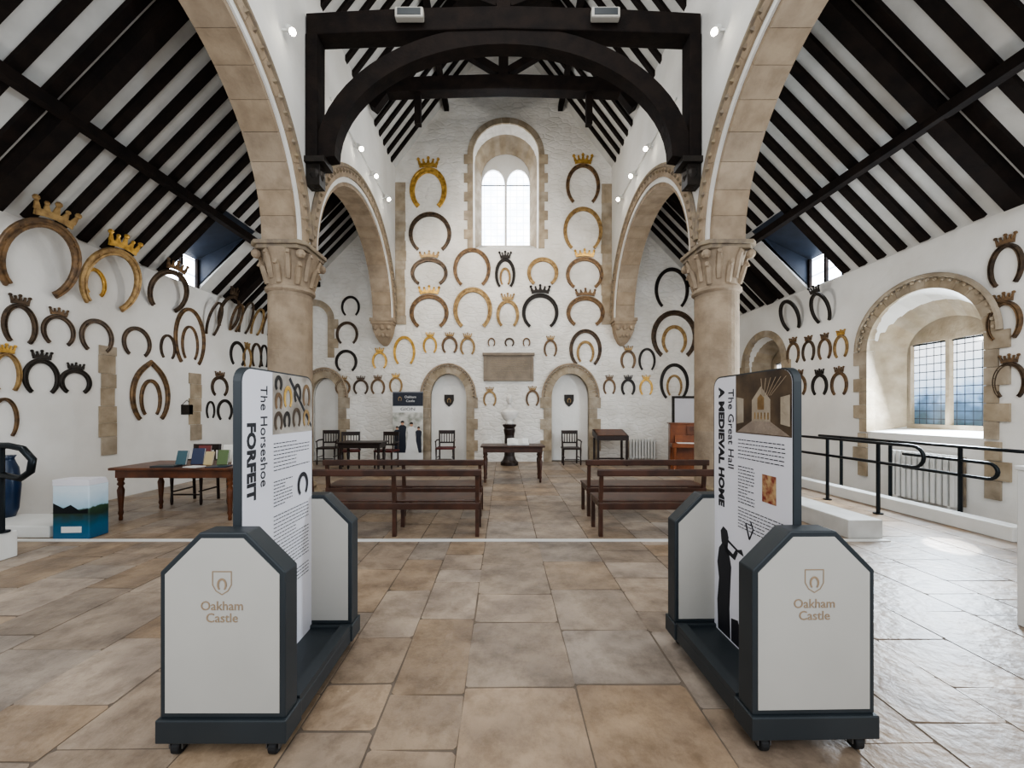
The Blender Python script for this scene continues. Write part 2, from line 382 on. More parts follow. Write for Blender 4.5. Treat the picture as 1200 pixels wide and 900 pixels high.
def raf(s,xa,xb,w,d,off=0.0,zf=roofz,tn=TAN):
    nn=Vector((tn,1)).normalized(); ox,oz=nn.x,nn.y
    P=[(s*(xa-ox*off),zf(xa)-oz*off),(s*(xb-ox*off),zf(xb)-oz*off),(s*(xb-ox*(d+off)),zf(xb)-oz*(d+off)),(s*(xa-ox*(d+off)),zf(xa)-oz*(d+off))]
    return MB().prism(P,'Y',-w/2,w/2)
meshes={}
for s in (-1,1):
    for k,(a,b_,zf,tn,wd,dd) in {'aisle':(6.52,3.72,roofa,TA,.125,.06),'nave':(3.2,.1,roofz,TAN,.1,.06),'short':(5.33,3.72,roofa,TA,.125,.06)}.items():
        me=raf(s,a,b_,wd,dd,.0,zf,tn).mesh('rafter'); me.materials.append(M['beam']); meshes[(s,k)]=me
y=2.9
while y<11.1:
    for s in (-1,1):
        sh=D0-.06<y<D1+.06
        if abs(y-4.85)>.17 and abs(y-9.3)>.17:
            obj('rafter',meshes[(s,'short' if sh else 'aisle')],None,loc=(0,y,0),label='black timber common rafter under white aisle roof plaster',cat='rafter',group='aisle roof rafters')
        if y>5.5 and abs(y-6.25)>.15 and abs(y-9)>.15: obj('rafter',meshes[(s,'nave')],None,loc=(0,y,0),label='black timber common rafter high in the nave roof',cat='rafter',group='nave roof rafters')
    y+=.345
for s in (-1,1):
    for x,ya,yb,lb,zf,q in [(5.4,2.8,YB,'long black purlin beam running along the aisle roof',roofa,.06),(1.7,5.4,YB,'long black purlin beam running along the nave roof',roofz,.07)]:
        z=zf(x)-.16; xx=x-.06
        a=MB().box(s*xx-q,s*xx+q,ya,yb,z-.09,z+.05); obj('purlin',a,'beam',label=lb,cat='beam',group='roof purlins')
    for y in (4.85,9.3):
        me=raf(s,6.5,3.72,.2,.2,.0,roofa,TA); obj('principal_rafter',me,'beam',loc=(0,y,0),label='thick black principal rafter across the aisle roof',cat='beam',group='principal rafters')
for s,nm in ((-1,'wall_nave_left'),(1,'wall_nave_right')):
    ys=[]; RC=R+.06
    for yc in (3.75,8.75):
        ys+=[(yc+RC*math.cos(math.pi-math.pi*i/28),4.05+RC*math.sin(math.pi*i/28)) for i in range(29)]
    ys=[(1.3,4.05)]+ys+[(YB-.001,4.05)]
    v=[];f=[]
    for y_,z_ in ys:
        v+=[(s*AX0,y_,z_),(s*AX1,y_,z_),(s*AX1,y_,roofz(AX1)-.01),(s*AX0,y_,roofz(AX0)-.01)]
    m_=len(ys)
    for i in range(m_-1):
        for k in range(4):
            l=(k+1)%4; f.append((i*4+k,i*4+l,(i+1)*4+l,(i+1)*4+k))
    f.append((0,1,2,3)); f.append(tuple((m_-1)*4+k for k in (3,2,1,0)))
    obj(nm,MB().add(v,f),'wall',kind='structure')
    for yc in (3.75,8.75):
        a=thing('stone_arch','round buff stone arch with carved dogtooth hood mould','arch',(s*3.4,yc,4.06),group='arcade arches')
        vr=MB(); NV=19
        for i in range(NV):
            a0=math.pi*i/NV+.001; a1=math.pi*(i+1)/NV-.001
            for (r0,r1,xh) in ((R-.02,R+.14,.25),(R+.14,R+.3,.31)):
                A=[(r0*math.cos(t),max(0,r0*math.sin(t))) for t in (a0,(a0+a1)/2,a1)]+[(r1*math.cos(t),max(0,r1*math.sin(t))) for t in (a1,(a0+a1)/2,a0)]
                vr.prism(A,'X',-xh,xh)
        obj('voussoir_ring',vr,'stone',parent=a)
        hm=MB()
        for sx in (-1,1):
            pts=[(sx*.3,(R+.335)*math.cos(math.pi*(.02+.96*i/40)),(R+.335)*math.sin(math.pi*(.02+.96*i/40))) for i in range(41)]
            hm.tube(pts,.045,6)
            for i in range(44):
                t=math.pi*(i+.5)/44; cyy=(R+.25)*math.cos(t); czz=(R+.25)*math.sin(t); q=.05
                c1=Vector((0,math.cos(t),math.sin(t))); c2=Vector((0,-math.sin(t),math.cos(t))); c0=Vector((sx*.305,cyy,czz))
                hm.add([c0+c1*q,c0+c2*q,c0-c1*q,c0-c2*q,c0+Vector((sx*.05,0,0))],[(0,1,4),(1,2,4),(2,3,4),(3,0,4),(0,3,2,1)])
        obj('hood_mould',hm,'stone2',parent=a)
    t=thing('stone_column','round buff stone column with carved leafy capital','column',(s*3.41,CY,0),group='arcade columns')
    sh=MB(); z=.32
    while z<3.3:
        z1=min(z+.42,3.34); sh.lathe([(.318,z),(.32,z+.004),(.32,z1-.004),(.318,z1)],32); z=z1
    obj('shaft',sh,'stone',parent=t)
    obj('base',MB().box(-.46,.46,-.46,.46,0,.12).lathe([(.45,.12),(.46,.17),(.41,.2),(.37,.24),(.39,.28),(.35,.32)],32),'stone2',parent=t)
    cp=MB().lathe([(.33,3.32),(.36,3.35),(.36,3.39),(.32,3.42),(.34,3.6),(.37,3.78),(.41,3.92),(.42,3.95)],32)
    for k in range(16):
        a_=2*math.pi*k/16; ca,sa=math.cos(a_),math.sin(a_); up=.17 if k%2 else 0
        pts=[(ca*.32,sa*.32,3.44+up*.4),(ca*.35,sa*.35,3.56+up*.6),(ca*.39,sa*.39,3.68+up*.8),(ca*.44,sa*.44,3.73+up),(ca*.45,sa*.45,3.68+up)]
        cp.tube(pts,[.045,.05,.045,.035,.025],6)
    for a_ in range(4):
        aa=math.pi/4+a_*math.pi/2; cp.ball((.48*math.cos(aa),.48*math.sin(aa),3.86),.07,8,5)
    obj('capital',cp,'stone',parent=t)
    def octo(h,c=.1): return [(-h+c,-h),(h-c,-h),(h,-h+c),(h,h-c),(h-c,h),(-h+c,h),(-h,h-c),(-h,-h+c)]
    ab=MB().prism(octo(.4),'Z',3.93,3.99).prism(octo(.43),'Z',3.99,4.055)
    obj('abacus',ab,'stone2',parent=t,bevel=.012)
    c_=thing('stone_corbel','carved stone corbel carrying the arch at the end wall','corbel',(s*3.4,YB,0),group='arch corbels')
    k=MB(); k.box(-.33,.33,-.42,0,3.97,4.055); k.box(-.3,.3,-.4,0,3.9,3.97)
    lv=[(.28,.37,3.9),(.25,.33,3.7),(.2,.26,3.55),(.12,.16,3.4),(.05,.06,3.33)]
    v=[];f=[]
    for hx,dy,zz in lv: v+=[(-hx,-dy,zz),(hx,-dy,zz),(hx,0,zz),(-hx,0,zz)]
    for i in range(4):
        for q in range(4): l=(q+1)%4; f.append((i*4+q,i*4+l,i*4+4+l,i*4+4+q))
    f+= [(0,1,2,3),(19,18,17,16)]; k.add(v,f)
    for q in range(-1,2): k.ball((q*.19,-.34,3.8),.08,8,6); k.ball((q*.11,-.25,3.6),.07,8,6)
    obj('corbel_block',k,'stone',parent=c_)
def truss(y,tz0,tz1,label,arch=True):
    t=thing('roof_truss',label,'roof truss',(0,y,0),group='nave roof trusses')
    v=[(-3.1,tz0),(-1.5,tz0+.06),(0,tz0+.1),(1.5,tz0+.06),(3.1,tz0),(3.1,tz1),(1.5,tz1+.08),(0,tz1+.12),(-1.5,tz1+.08),(-3.1,tz1)]
    obj('tie_beam',MB().prism(v,'Y',-.14,.14),'beam',parent=t,bevel=.02)
    if arch:
        for s in (-1,1):
            obj('post',MB().box(min(s*3.11,s*2.92),max(s*3.11,s*2.92),-.14,.14,5.45,tz0+.02),'beam',parent=t,bevel=.015)
            P=[];Q=[]
            for i in range(17):
                a=math.pi/2*i/16; P.append((s*2.66*math.cos(a),5.5+1.76*math.sin(a))); Q.append((s*2.98*math.cos(a),5.45+2.1*math.sin(a)))
            obj('arched_brace',MB().prism(P+Q[::-1],'Y',-.11,.11),'beam',parent=t)
            cb=MB().box(min(s*3.12,s*2.8),max(s*3.12,s*2.8),-.16,.16,5.38,5.47)
            cb.ball((s*2.99,0,5.25),.14,10,7,(.9,1,1)); cb.ball((s*3.0,0,5.12),.1,8,6); cb.box(min(s*3.12,s*2.9),max(s*3.12,s*2.9),-.1,.1,5.05,5.4)
            obj('head_corbel',cb,'k',parent=t)
    obj('king_post',MB().box(-.11,.11,-.1,.1,tz1+.1,12.3),'beam',parent=t)
    for s in (-1,1):
        zt=tz1+1.15; xt=(12.6-zt-.3)/TAN
        a=Vector((s*.1,0,tz1+.25)); b_=Vector((s*xt,0,zt)); d=(b_-a).normalized(); nn=Vector((-d.z,0,d.x))*.08
        obj('strut',MB().prism([((a+nn).x,(a+nn).z),((b_+nn).x,(b_+nn).z),((b_-nn).x,(b_-nn).z),((a-nn).x,(a-nn).z)],'Y',-.08,.08),'beam',parent=t)
        m2=raf(s,3.1,.1,.2,.18,.03); obj('principal',m2,'beam',parent=t)
        if not arch:
            obj('drop_post',MB().box(s*1.97-.07,s*1.97+.07,-.07,.07,tz0-.66,tz0+.05),'beam',parent=t)
    hh=10.9
    xt=(12.6-hh-.2)/TAN; obj('collar',MB().box(-xt,xt,-.1,.1,hh-.1,hh+.1),'beam',parent=t)
    return t
truss(CY,7.38,7.72,'black cambered tie beam truss on arched braces and wall posts')
truss(9.0,8.72,9.02,'black king post truss with straight tie beam',False)
# ---------------- horseshoes
cache={}
def shoemesh(w,h,b,t,ogee=0):
    key=(round(w,2),round(h,2),round(b,3),ogee)
    if key in cache: return cache[key]
    rz=h/1.766; rx=w/2; prof=[(-.5,0),(-.5,.8),(-.42,1),(-.16,1),(-.1,.7),(.1,.7),(.16,1),(.42,1),(.5,.8),(.5,0)]
    N=30; v=[];f=[];m=len(prof)
    for i in range(N+1):
        th=math.radians(-142+284*i/N); k=abs(i-N/2)/(N/2)
        bb=b*(1.1-.35*k*k) if k<.97 else b*.85
        cx=(rx-b/2)*math.sin(th); cz=h-b/2-(rz-b/2)*(1-math.cos(th))
        if ogee: cz=cz-ogee*h*(1-math.exp(-(k/.16)**1.0))*max(0,1-k)
        nx,nz=math.sin(th)/rx,math.cos(th)/rz; l=math.hypot(nx,nz); nx/=l; nz/=l
        for p,q in prof: v.append((cx+nx*bb*p,-t*q-.002,cz+nz*bb*p))
    for i in range(N):
        for k in range(m):
            l=(k+1)%m; f.append((i*m+k,i*m+l,(i+1)*m+l,(i+1)*m+k))
    f.append(tuple(range(m-1,-1,-1))); f.append(tuple(N*m+k for k in range(m)))
    mb=MB().add(v,f)
    for i in (4,7,10,20,23,26):
        c=i*m+4; p=Vector(v[c])*.5+Vector(v[i*m+5])*.5; q=b*.09; mb.box(p.x-q,p.x+q,-t*1.02-.002,-t*.5,p.z-q,p.z+q)
    cache[key]=mb; return mb
def crownmesh(cw,ch,t,z0):
    mb=MB(); n=5; arc=.12*cw
    pts=[]
    for i in range(9):
        u=-1+2*i/8; pts.append((u*cw/2,z0+arc*(1-u*u)*.6))
    poly=[(x,z) for x,z in pts]+[(x*1.04,z+ch*.36) for x,z in reversed(pts)]
    mb.prism(poly,'Y',-t-.002,-.002)
    for i in range(n):
        u=-1+2*i/(n-1); x=u*cw*.46; zb=z0+arc*(1-u*u)*.6+ch*.3; lean=u*ch*.2; top=z0+arc*(1-u*u)*.6+ch*(.72 if i%2 else .88)
        w_=cw*.1
        mb.prism([(x-w_,zb),(x+w_,zb),(x+lean+w_*.3,top),(x+lean-w_*.3,top)],'Y',-t*.8-.002,-.3*t-.002)
        mb.ball((x+lean,-t*.55-.002,top),ch*(.17 if i%2==0 else .13),6,4)
    return mb
ci=0
def shoe(wall,cx,y0,y1,wpx,col,crown=0,band_=.14,nest=0,cc=None,ogee=0):
    global ci; ci+=1
    tilt=0
    if wall=='b': Y=YB; X=bx(cx); z0=bz(y1);z1=bz(y0); w=wpx*YB/F; loc=(X,YB,z0); rz=0
    else:
        s=-1 if wall=='l' else 1; Y=XW*F/abs(cx-590); z0=bz(y1,Y);z1=bz(y0,Y); w=wpx*Y*Y/(XW*F); loc=(s*XW,Y,z0); rz=math.pi/2 if s<0 else -math.pi/2
        if z1>3.85: z1=min(z1,4.36); tilt=.3; loc=(s*(XW-.02),Y,z0)
    Ht=z1-z0; w=min(w,Ht*1.15); h=Ht*(.83 if crown else 1); w=max(w,.5*h)
    sz='large' if Ht>.9 else 'small' if Ht<.5 else 'medium'
    lb='%s %s ornamental horseshoe %shung on white wall'%(sz,CN[col],'with coronet ' if crown else '')
    t=.03 if Ht<.6 else .04
    e=thing('horseshoe',lb,'horseshoe',loc,rz,group='ornamental horseshoes on the walls')
    b_=band_*w*(.72 if Ht>.8 else .82)
    obj('shoe',shoemesh(w,h,b_,t,ogee),col,parent=e)
    if crown:
        cm=cc or (col if col in 'gk' else {'t':'g','b':'t','d':'b'}[col] if ci%2 else col)
        obj('coronet',crownmesh(w*.46,Ht*.2,t*.9,h-.01),cm,parent=e)
    if nest: 
        o=obj('inner_shoe',shoemesh(w*.55,h*.6,b_*.7,t*.8),'t' if col in 'kd' else col,parent=e); o.location=(0,0,h*.08)
    if tilt: e.rotation_euler=(tilt,0,rz)
    return e
B=[(502,187,244,44,'g',1,.2),(683,183,238,40,'b',1,.14,0,'g'),(504,249,294,50,'d',0,.13),(683,243,292,46,'t',0,.13),
(503,296,334,46,'d',1,.14,0,'t'),(553,291,335,44,'b',0,.14),(592,296,337,24,'k',1,.2,1),(636,302,334,42,'t',0,.15),(685,294,338,44,'b',1,.14,0,'g'),
(503,337,384,46,'b',1,.15,0,'g'),(554,337,384,46,'t',0,.16),(595,345,383,27,'t',1,.2),(633,336,384,43,'k',1,.14),(686,340,382,45,'b',1,.15),
(474,394,427,26,'g',0,.16),(504,390,414,17,'g',1,.18),(527,390,414,19,'b',1,.18),(548,391,416,18,'t',1,.18),(645,394,418,16,'b',1,.18),
(686,386,428,38,'d',0,.15,1),(576,396,406,9,'b',0,.2),(597,396,406,12,'d',0,.2),(617,396,406,9,'b',0,.2),
(411,347,370,22,'k',0,.14),(407,377,403,26,'d',0,.14),(406,410,435,26,'k',0,.14),(402,441,462,18,'b',1,.16),(423,441,462,18,'d',1,.16),
(445,408,432,18,'g',1,.17),(443,440,462,17,'b',1,.17),(464,438,460,16,'t',1,.17),(714,440,462,15,'b',1,.18),(736,440,463,17,'k',1,.2),(757,440,463,16,'g',1,.18),
(736,406,432,18,'b',1,.18),(758,408,434,20,'k',0,.15),(787,314,360,40,'k',0,.13),(790,364,418,54,'d',0,.14,1),(790,426,467,34,'k',0,.14,1),
(574,454,476,16,'t',1,.18),(624,453,476,16,'b',1,.18)]
for r in B: shoe('b',*r)
L=[(34,226,342,100,'b',1,.16,0,'t'),(120,262,360,70,'t',1,.16),(110,314,346,28,'g',0,.18),(190,290,362,46,'d',1,.14),(262,330,384,24,'d',1,.13),(244,352,392,12,'d',0,.13),
(22,347,402,42,'d',1,.16),(6,404,458,36,'t',1,.16),(48,412,461,44,'k',1,.16),(68,362,404,40,'d',1,.15),(113,374,412,40,'d',0,.15),(88,426,461,38,'k',1,.17),
(160,383,417,34,'d',0,.14),(4,466,512,34,'b',0,.15),(176,422,492,46,'b',0,.14,1,None,.12),(196,392,420,18,'d',0,.14),(222,361,426,36,'b',0,.11,1),
(278,400,428,18,'k',0,.15),(300,402,430,12,'d',0,.14),(257,436,464,20,'d',1,.15),(297,438,466,14,'k',1,.16),(282,352,390,12,'d',0,.13),(296,360,392,12,'t',0,.13),(309,362,392,11,'b',0,.13),
(263,468,492,18,'k',0,.14),(271,354,388,9,'b',0,.15),(289,402,430,10,'t',1,.15),(246,470,490,10,'k',0,.15),(279,438,464,12,'b',1,.15),(309,404,430,9,'k',0,.15),(309,438,464,9,'b',1,.15)]
for r in L: shoe('l',*r)
Rr=[(1180,276,334,42,'d',1,.16),(1178,344,398,42,'b',1,.16),(1184,416,466,40,'d',1,.16),(932,350,386,22,'k',0,.15),(968,334,377,22,'k',1,.15),
(930,396,426,15,'b',1,.17),(948,394,423,15,'d',1,.17),(967,391,421,16,'b',1,.17),(986,387,419,17,'t',1,.17),(937,434,463,17,'b',1,.17),(961,433,463,19,'k',1,.17),(984,430,463,20,'b',1,.17)]
for r in Rr: shoe('r',*r)
t=thing('stone_plaque','brown-grey stone memorial tablet with moulded frame on white wall','plaque',(bx(596),YB,bz(430)))
obj('tablet',MB().box(-.66,.66,-.04,0,-.34,.32),'plaque',parent=t)
fr=MB().box(-.75,.75,-.09,0,.32,.4).box(-.72,.72,-.07,0,-.41,-.34).box(-.72,-.64,-.06,0,-.34,.32).box(.64,.72,-.06,0,-.34,.32); obj('frame',fr,'plaque',parent=t,bevel=.01)
ln=MB()
for q in range(9): ln.box(-.55+.05*(q%2),.55-.05*(q%3),-.0415,-.039,.24-q*.06,.252-q*.06)
obj('inscription',ln,'stone2',parent=t)
for k,(cx,dc) in enumerate(((523,-1.6),(667,1.93))):
    P=[(-.14,.17),(.14,.17),(.14,0),(.1,-.1),(0,-.19),(-.1,-.1),(-.14,0)]
    t=thing('shield_plaque','small black heraldic shield on white blocked doorway','shield',(dc,YB+.24,bz(469)),group='door shields')
    obj('shield',MB().prism(P,'Y',-.03,0),'k',parent=t,bevel=.006)
    obj('shield_emblem',shoemesh(.11,.13,.02,.008),'t',parent=t,loc=(0,-.03,-.07))
# ---------------- kiosks
def hexp(x0,x1,z0,z1,c,i=0):
    return [(x0+i,z0+i),(x1-i,z0+i),(x1-i,z1-c-i*.4),(x1-c-i*.4,z1-i),(x0+c+i*.4,z1-i),(x0+i,z1-c-i*.4)]
def roundrect(u0,u1,v0,v1,r,n=6,left=True,right=True):
    p=[(u0,v0),(u1,v0)]
    if right:
        for i in range(n+1): a=math.pi/2*i/n; p.append((u1-r+r*math.cos(a),v1-r+r*math.sin(a)))
    else: p.append((u1,v1))
    if left:
        for i in range(n+1): a=math.pi/2+math.pi/2*i/n; p.append((u0+r+r*math.cos(a),v1-r+r*math.sin(a)))
    else: p.append((u0,v1))
    return p
def kiosk(loc,rz,lab):
    t=thing('display_stand',lab,'display stand',loc,rz,group='mobile display stands')
    W=.27; L0,L1=-.42,.42
    for k,(ya,yb) in enumerate(((L0,L0+.1),(L1-.1,L1))):
        e=obj('end_panel',MB().prism(hexp(-W,W,.17,.97,.17),'Y',ya,yb),'kdark',parent=t,bevel=.006)
        for yy0,yy1 in ((ya-.003,ya+.001),(yb-.001,yb+.003)):
            obj('panel_face',MB().prism(hexp(-W,W,.17,.97,.17,.024),'Y',yy0,yy1),'kpanel',parent=e)
        yf=ya-.0035
        if k==0:
            P=[(-.5,.6),(.5,.6),(.5,-.1),(.32,-.42),(0,-.62),(-.32,-.42),(-.5,-.1)]; sc=.085; cz=.755
            Q=[(x*.9*sc,cz+z*.91*sc) for x,z in P]; P=[(x*sc,cz+z*sc) for x,z in P]
            n_=len(P); mb=MB().add([(x,yf-.001,z) for x,z in P+Q],[(i,(i+1)%n_,n_+(i+1)%n_,n_+i) for i in range(n_)])
            obj('shield_logo',mb,'goldink',parent=e)
            obj('horseshoe_logo',shoemesh(.042,.05,.008,.001),'goldink',parent=e,loc=(0,yf+.001,.725))
            text('Oakham',.056,'goldink',(0,yf-.001,.655),(1,0,0),(0,0,1),parent=e,align='CENTER',width=.18)
            text('Castle',.056,'goldink',(0,yf-.001,.603),(1,0,0),(0,0,1),parent=e,align='CENTER',width=.135)
    obj('plinth',MB().box(-W-.01,W+.01,L0-.015,L0+.12,.07,.17),'kdark',parent=t,bevel=.005)
    obj('plinth',MB().box(-W-.01,W+.01,L1-.12,L1+.015,.07,.17),'kdark',parent=t,bevel=.005)
    obj('base_tray',MB().box(-W,W,L0+.12,L1-.12,.07,.15),'kdark',parent=t,bevel=.005)
    obj('base_ledge',MB().box(-W,-W+.06,L0+.12,L1-.12,.15,.18),'kdark',parent=t); obj('base_ledge',MB().box(W-.06,W,L0+.12,L1-.12,.15,.18),'kdark',parent=t)
    bd=obj('display_board',MB().prism(roundrect(-.33,.33,.15,1.7,.07),'X',-.018,.018),'kdark',parent=t)
    for q in (-1,1):
        obj('board_print',MB().prism(roundrect(-.322,.322,.15,1.692,.065),'X',q*.0185,q*.0195),'board',parent=bd)
    for xx in (-W+.06,W-.06):
        for yy in (L0+.03,L1-.03):
            c=obj('castor',MB().box(xx-.03,xx-.024,yy-.02,yy+.02,.03,.07).box(xx+.024,xx+.03,yy-.02,yy+.02,.03,.07).box(xx-.03,xx+.03,yy-.025,yy+.025,.064,.07),'steel',parent=t)
            wv=MB(); wv.lathe([(.028,-.018),(.032,-.014),(.032,.014),(.028,.018)],16)
            obj('castor_wheel',wv,'rubber',parent=c,loc=(xx,yy,.032),rot=(0,math.pi/2,0))
    return t,bd
def lines(bd,s,u0,u1,v0,v1,dv=.021,m='ink'):
    mb=MB(); v=v1; rnd=random.Random(int(v0*1000)); 
    while v>v0:
        e=u1 if rnd.random()>.2 else u0+(u1-u0)*.6
        a=u0
        while a<e:
            l=rnd.uniform(.012,.035); b_=min(a+l,e)
            if b_-a>.004: mb.box(s*.0205-.0003,s*.0205+.0003,*(sorted((a*s,b_*s))),v,v+.0045)
            a=b_+.006
        v-=dv
    obj('printed_text_block',mb,m,parent=bd)
M['picL']=mat('print_grey_wall','837b71',.5,col2='b3aca2',nscale=7)
M['picR']=mat('print_hall_photo','35291f',.5,col2='5e4c38',nscale=7)
M['picS']=mat('print_portrait','7b2f25',.5,col2='b69a70',nscale=30)
kl,bl=kiosk((-1.21,2.1,0),math.radians(0),'grey wheeled display stand with white horseshoe forfeit board')
obj('printed_picture',MB().prism(roundrect(-.09,.322,1.37,1.692,.065,left=False),'X',.0201,.0209),'picL',parent=bl)
for (u,v,h,w,c) in [(-.04,1.39,.1,.08,'d'),(.04,1.4,.09,.07,'k'),(-.04,1.5,.09,.075,'b'),(.05,1.51,.12,.085,'g'),(.14,1.4,.11,.09,'d'),(.15,1.54,.11,.08,'k'),(.25,1.4,.1,.08,'t'),(.25,1.52,.13,.09,'b'),(-.04,1.6,.08,.07,'k')]:
    obj('printed_horseshoe',shoemesh(w,h,.02,.0012),c,parent=bl,loc=(.021,u,v),rot=(0,0,math.pi/2))
mb=MB(); mb.prism([(.06,1.665),(.075,1.68),(.31,1.41),(.31,1.39)],'X',.0215,.0225); obj('printed_sword',mb,'ink',parent=bl)
text('The Horseshoe',.078,'ink',(.0205,-.165,1.62),(0,0,-1),(0,1,0),parent=bl,width=.5)
text('FORFEIT',.085,'ink',(.0205,-.262,1.44),(0,0,-1),(0,1,0),parent=bl,bold=.0035,width=.37)
lines(bl,1,-.08,.29,1.17,1.32,.02); lines(bl,1,-.08,.1,.98,1.12,.018); lines(bl,1,-.08,.28,.5,.94,.02)
obj('printed_horseshoe',shoemesh(.12,.13,.022,.001),'ink',parent=bl,loc=(.021,.21,1.0),rot=(0,0,math.pi/2))
kr,br_=kiosk((1.345,2.12,0),math.radians(1.0),'grey wheeled display stand with white great hall board')
obj('printed_picture',MB().prism(roundrect(-.322,.1,1.37,1.692,.065,right=False),'X',-.0209,-.0201),'picR',parent=br_)
def pp(polys,m,nm):
    hp=MB()
    for P in polys: hp.prism(P,'X',-.0216,-.021)
    obj(nm,hp,m,parent=br_)
pp([[(-.31,1.375),(.09,1.375),(-.04,1.44),(-.18,1.44)]],'slab','printed_floor')
pp([[(-.18,1.44),(-.04,1.44),(-.04,1.55),(-.11,1.62),(-.18,1.55)],[(-.31,1.42),(-.25,1.43),(-.25,1.56),(-.31,1.57)],[(.09,1.42),(.03,1.43),(.03,1.56),(.09,1.57)]],'quoin','printed_walls')
hp=MB().prism([(-.135,1.5),(-.085,1.5),(-.085,1.56),(-.11,1.58),(-.135,1.56)],'X',-.0221,-.0217)
for q in range(5): hp.prism([(-.17+q*.025,1.45),(-.16+q*.025,1.45),(-.16+q*.025,1.485),(-.17+q*.025,1.485)],'X',-.0221,-.0217)
obj('printed_window',hp,'t',parent=br_)
rf=MB()
for q in range(6): rf.prism([(-.29+q*.035,1.66),(-.285+q*.035,1.66),(-.18+q*.012,1.57),(-.185+q*.012,1.57)],'X',-.0216,-.021)
obj('printed_rafters',rf,'stone',parent=br_)
text('The Great Hall',.075,'ink',(-.0205,.15,1.62),(0,0,-1),(0,-1,0),parent=br_,width=.46)
text('A MEDIEVAL HOME',.075,'ink',(-.0205,.245,1.63),(0,0,-1),(0,-1,0),parent=br_,bold=.0035,width=.72)
lines(br_,-1,-.08,.28,1.22,1.33,.02); lines(br_,-1,-.08,.06,.98,1.18,.018); lines(br_,-1,-.08,.28,.84,.95,.018)
obj('printed_picture',MB().box(-.0209,-.0201,-.22,-.12,1.03,1.17),'picS',parent=br_)
S=[[(.28,.16),(.14,.16),(.15,.35),(.14,.5),(.13,.62),(.16,.72),(.18,.745),(.23,.745),(.27,.7),(.29,.6),(.27,.5),(.29,.35)],
   [(.17,.73),(.16,.8),(.175,.84),(.22,.855),(.25,.82),(.24,.75),(.22,.73)],
   [(.165,.785),(.06,.755),(.02,.77),(.0,.735),(.06,.74),(.17,.77)],
   [(.2,.7),(.09,.68),(.06,.735),(.08,.75),(.11,.71),(.2,.735)],
   [(.05,.16),(.03,.26),(.06,.32),(.13,.3),(.13,.16)]]
mb=MB()
for P in S: mb.prism([(.25+(a-.25)*.88,.16+(b-.16)*.92) for a,b in P],'X',-.0212,-.02)
obj('printed_silhouette',mb,'ink',parent=br_)
hb=MB(); hb.tube([(-.021,-.02,.8),(-.021,-.05,.86),(-.021,-.03,.9)],.004,5); hb.tube([(-.021,-.02,.8),(-.021,.01,.88),(-.021,-.03,.88)],.004,5); obj('printed_harp',hb,'ink',parent=br_)
# ---------------- benches
def bench(x0,x1,y,label):
    t=thing('bench',label,'bench',((x0+x1)/2,y,0),group='wooden benches'); w=(x1-x0)/2
    xs=[-w+.03,w-.03]+([0] if w>.95 else [])
    for x in xs:
        obj('back_leg',MB().prism([(-.025,0),(.025,0),(.025,.42),(-.025,.76),(-.06,.76),(-.025,.42)],'X',x-.022,x+.022),'benchwood',parent=t)
        obj('front_leg',MB().box(x-.022,x+.022,.36,.41,0,.4),'benchwood',parent=t)
        obj('side_rail',MB().box(x-.018,x+.018,.0,.4,.34,.4),'benchwood',parent=t)
    obj('seat',MB().box(-w,w,.0,.44,.4,.43),'benchwood',parent=t,bevel=.008)
    obj('top_rail',MB().box(-w-.02,w+.02,-.075,-.03,.72,.8),'benchwood',parent=t,bevel=.01)
    obj('lower_rail',MB().box(-w,w,-.03,.0,.32,.4),'benchwood',parent=t,bevel=.006)
bl1='dark oak bench with open railed back on flagstone floor'
bench(-2.3,-.28,4.62,bl1); bench(-2.5,-.3,5.5,bl1); bench(1.12,2.95,4.62,bl1); bench(1.17,2.85,5.5,bl1)
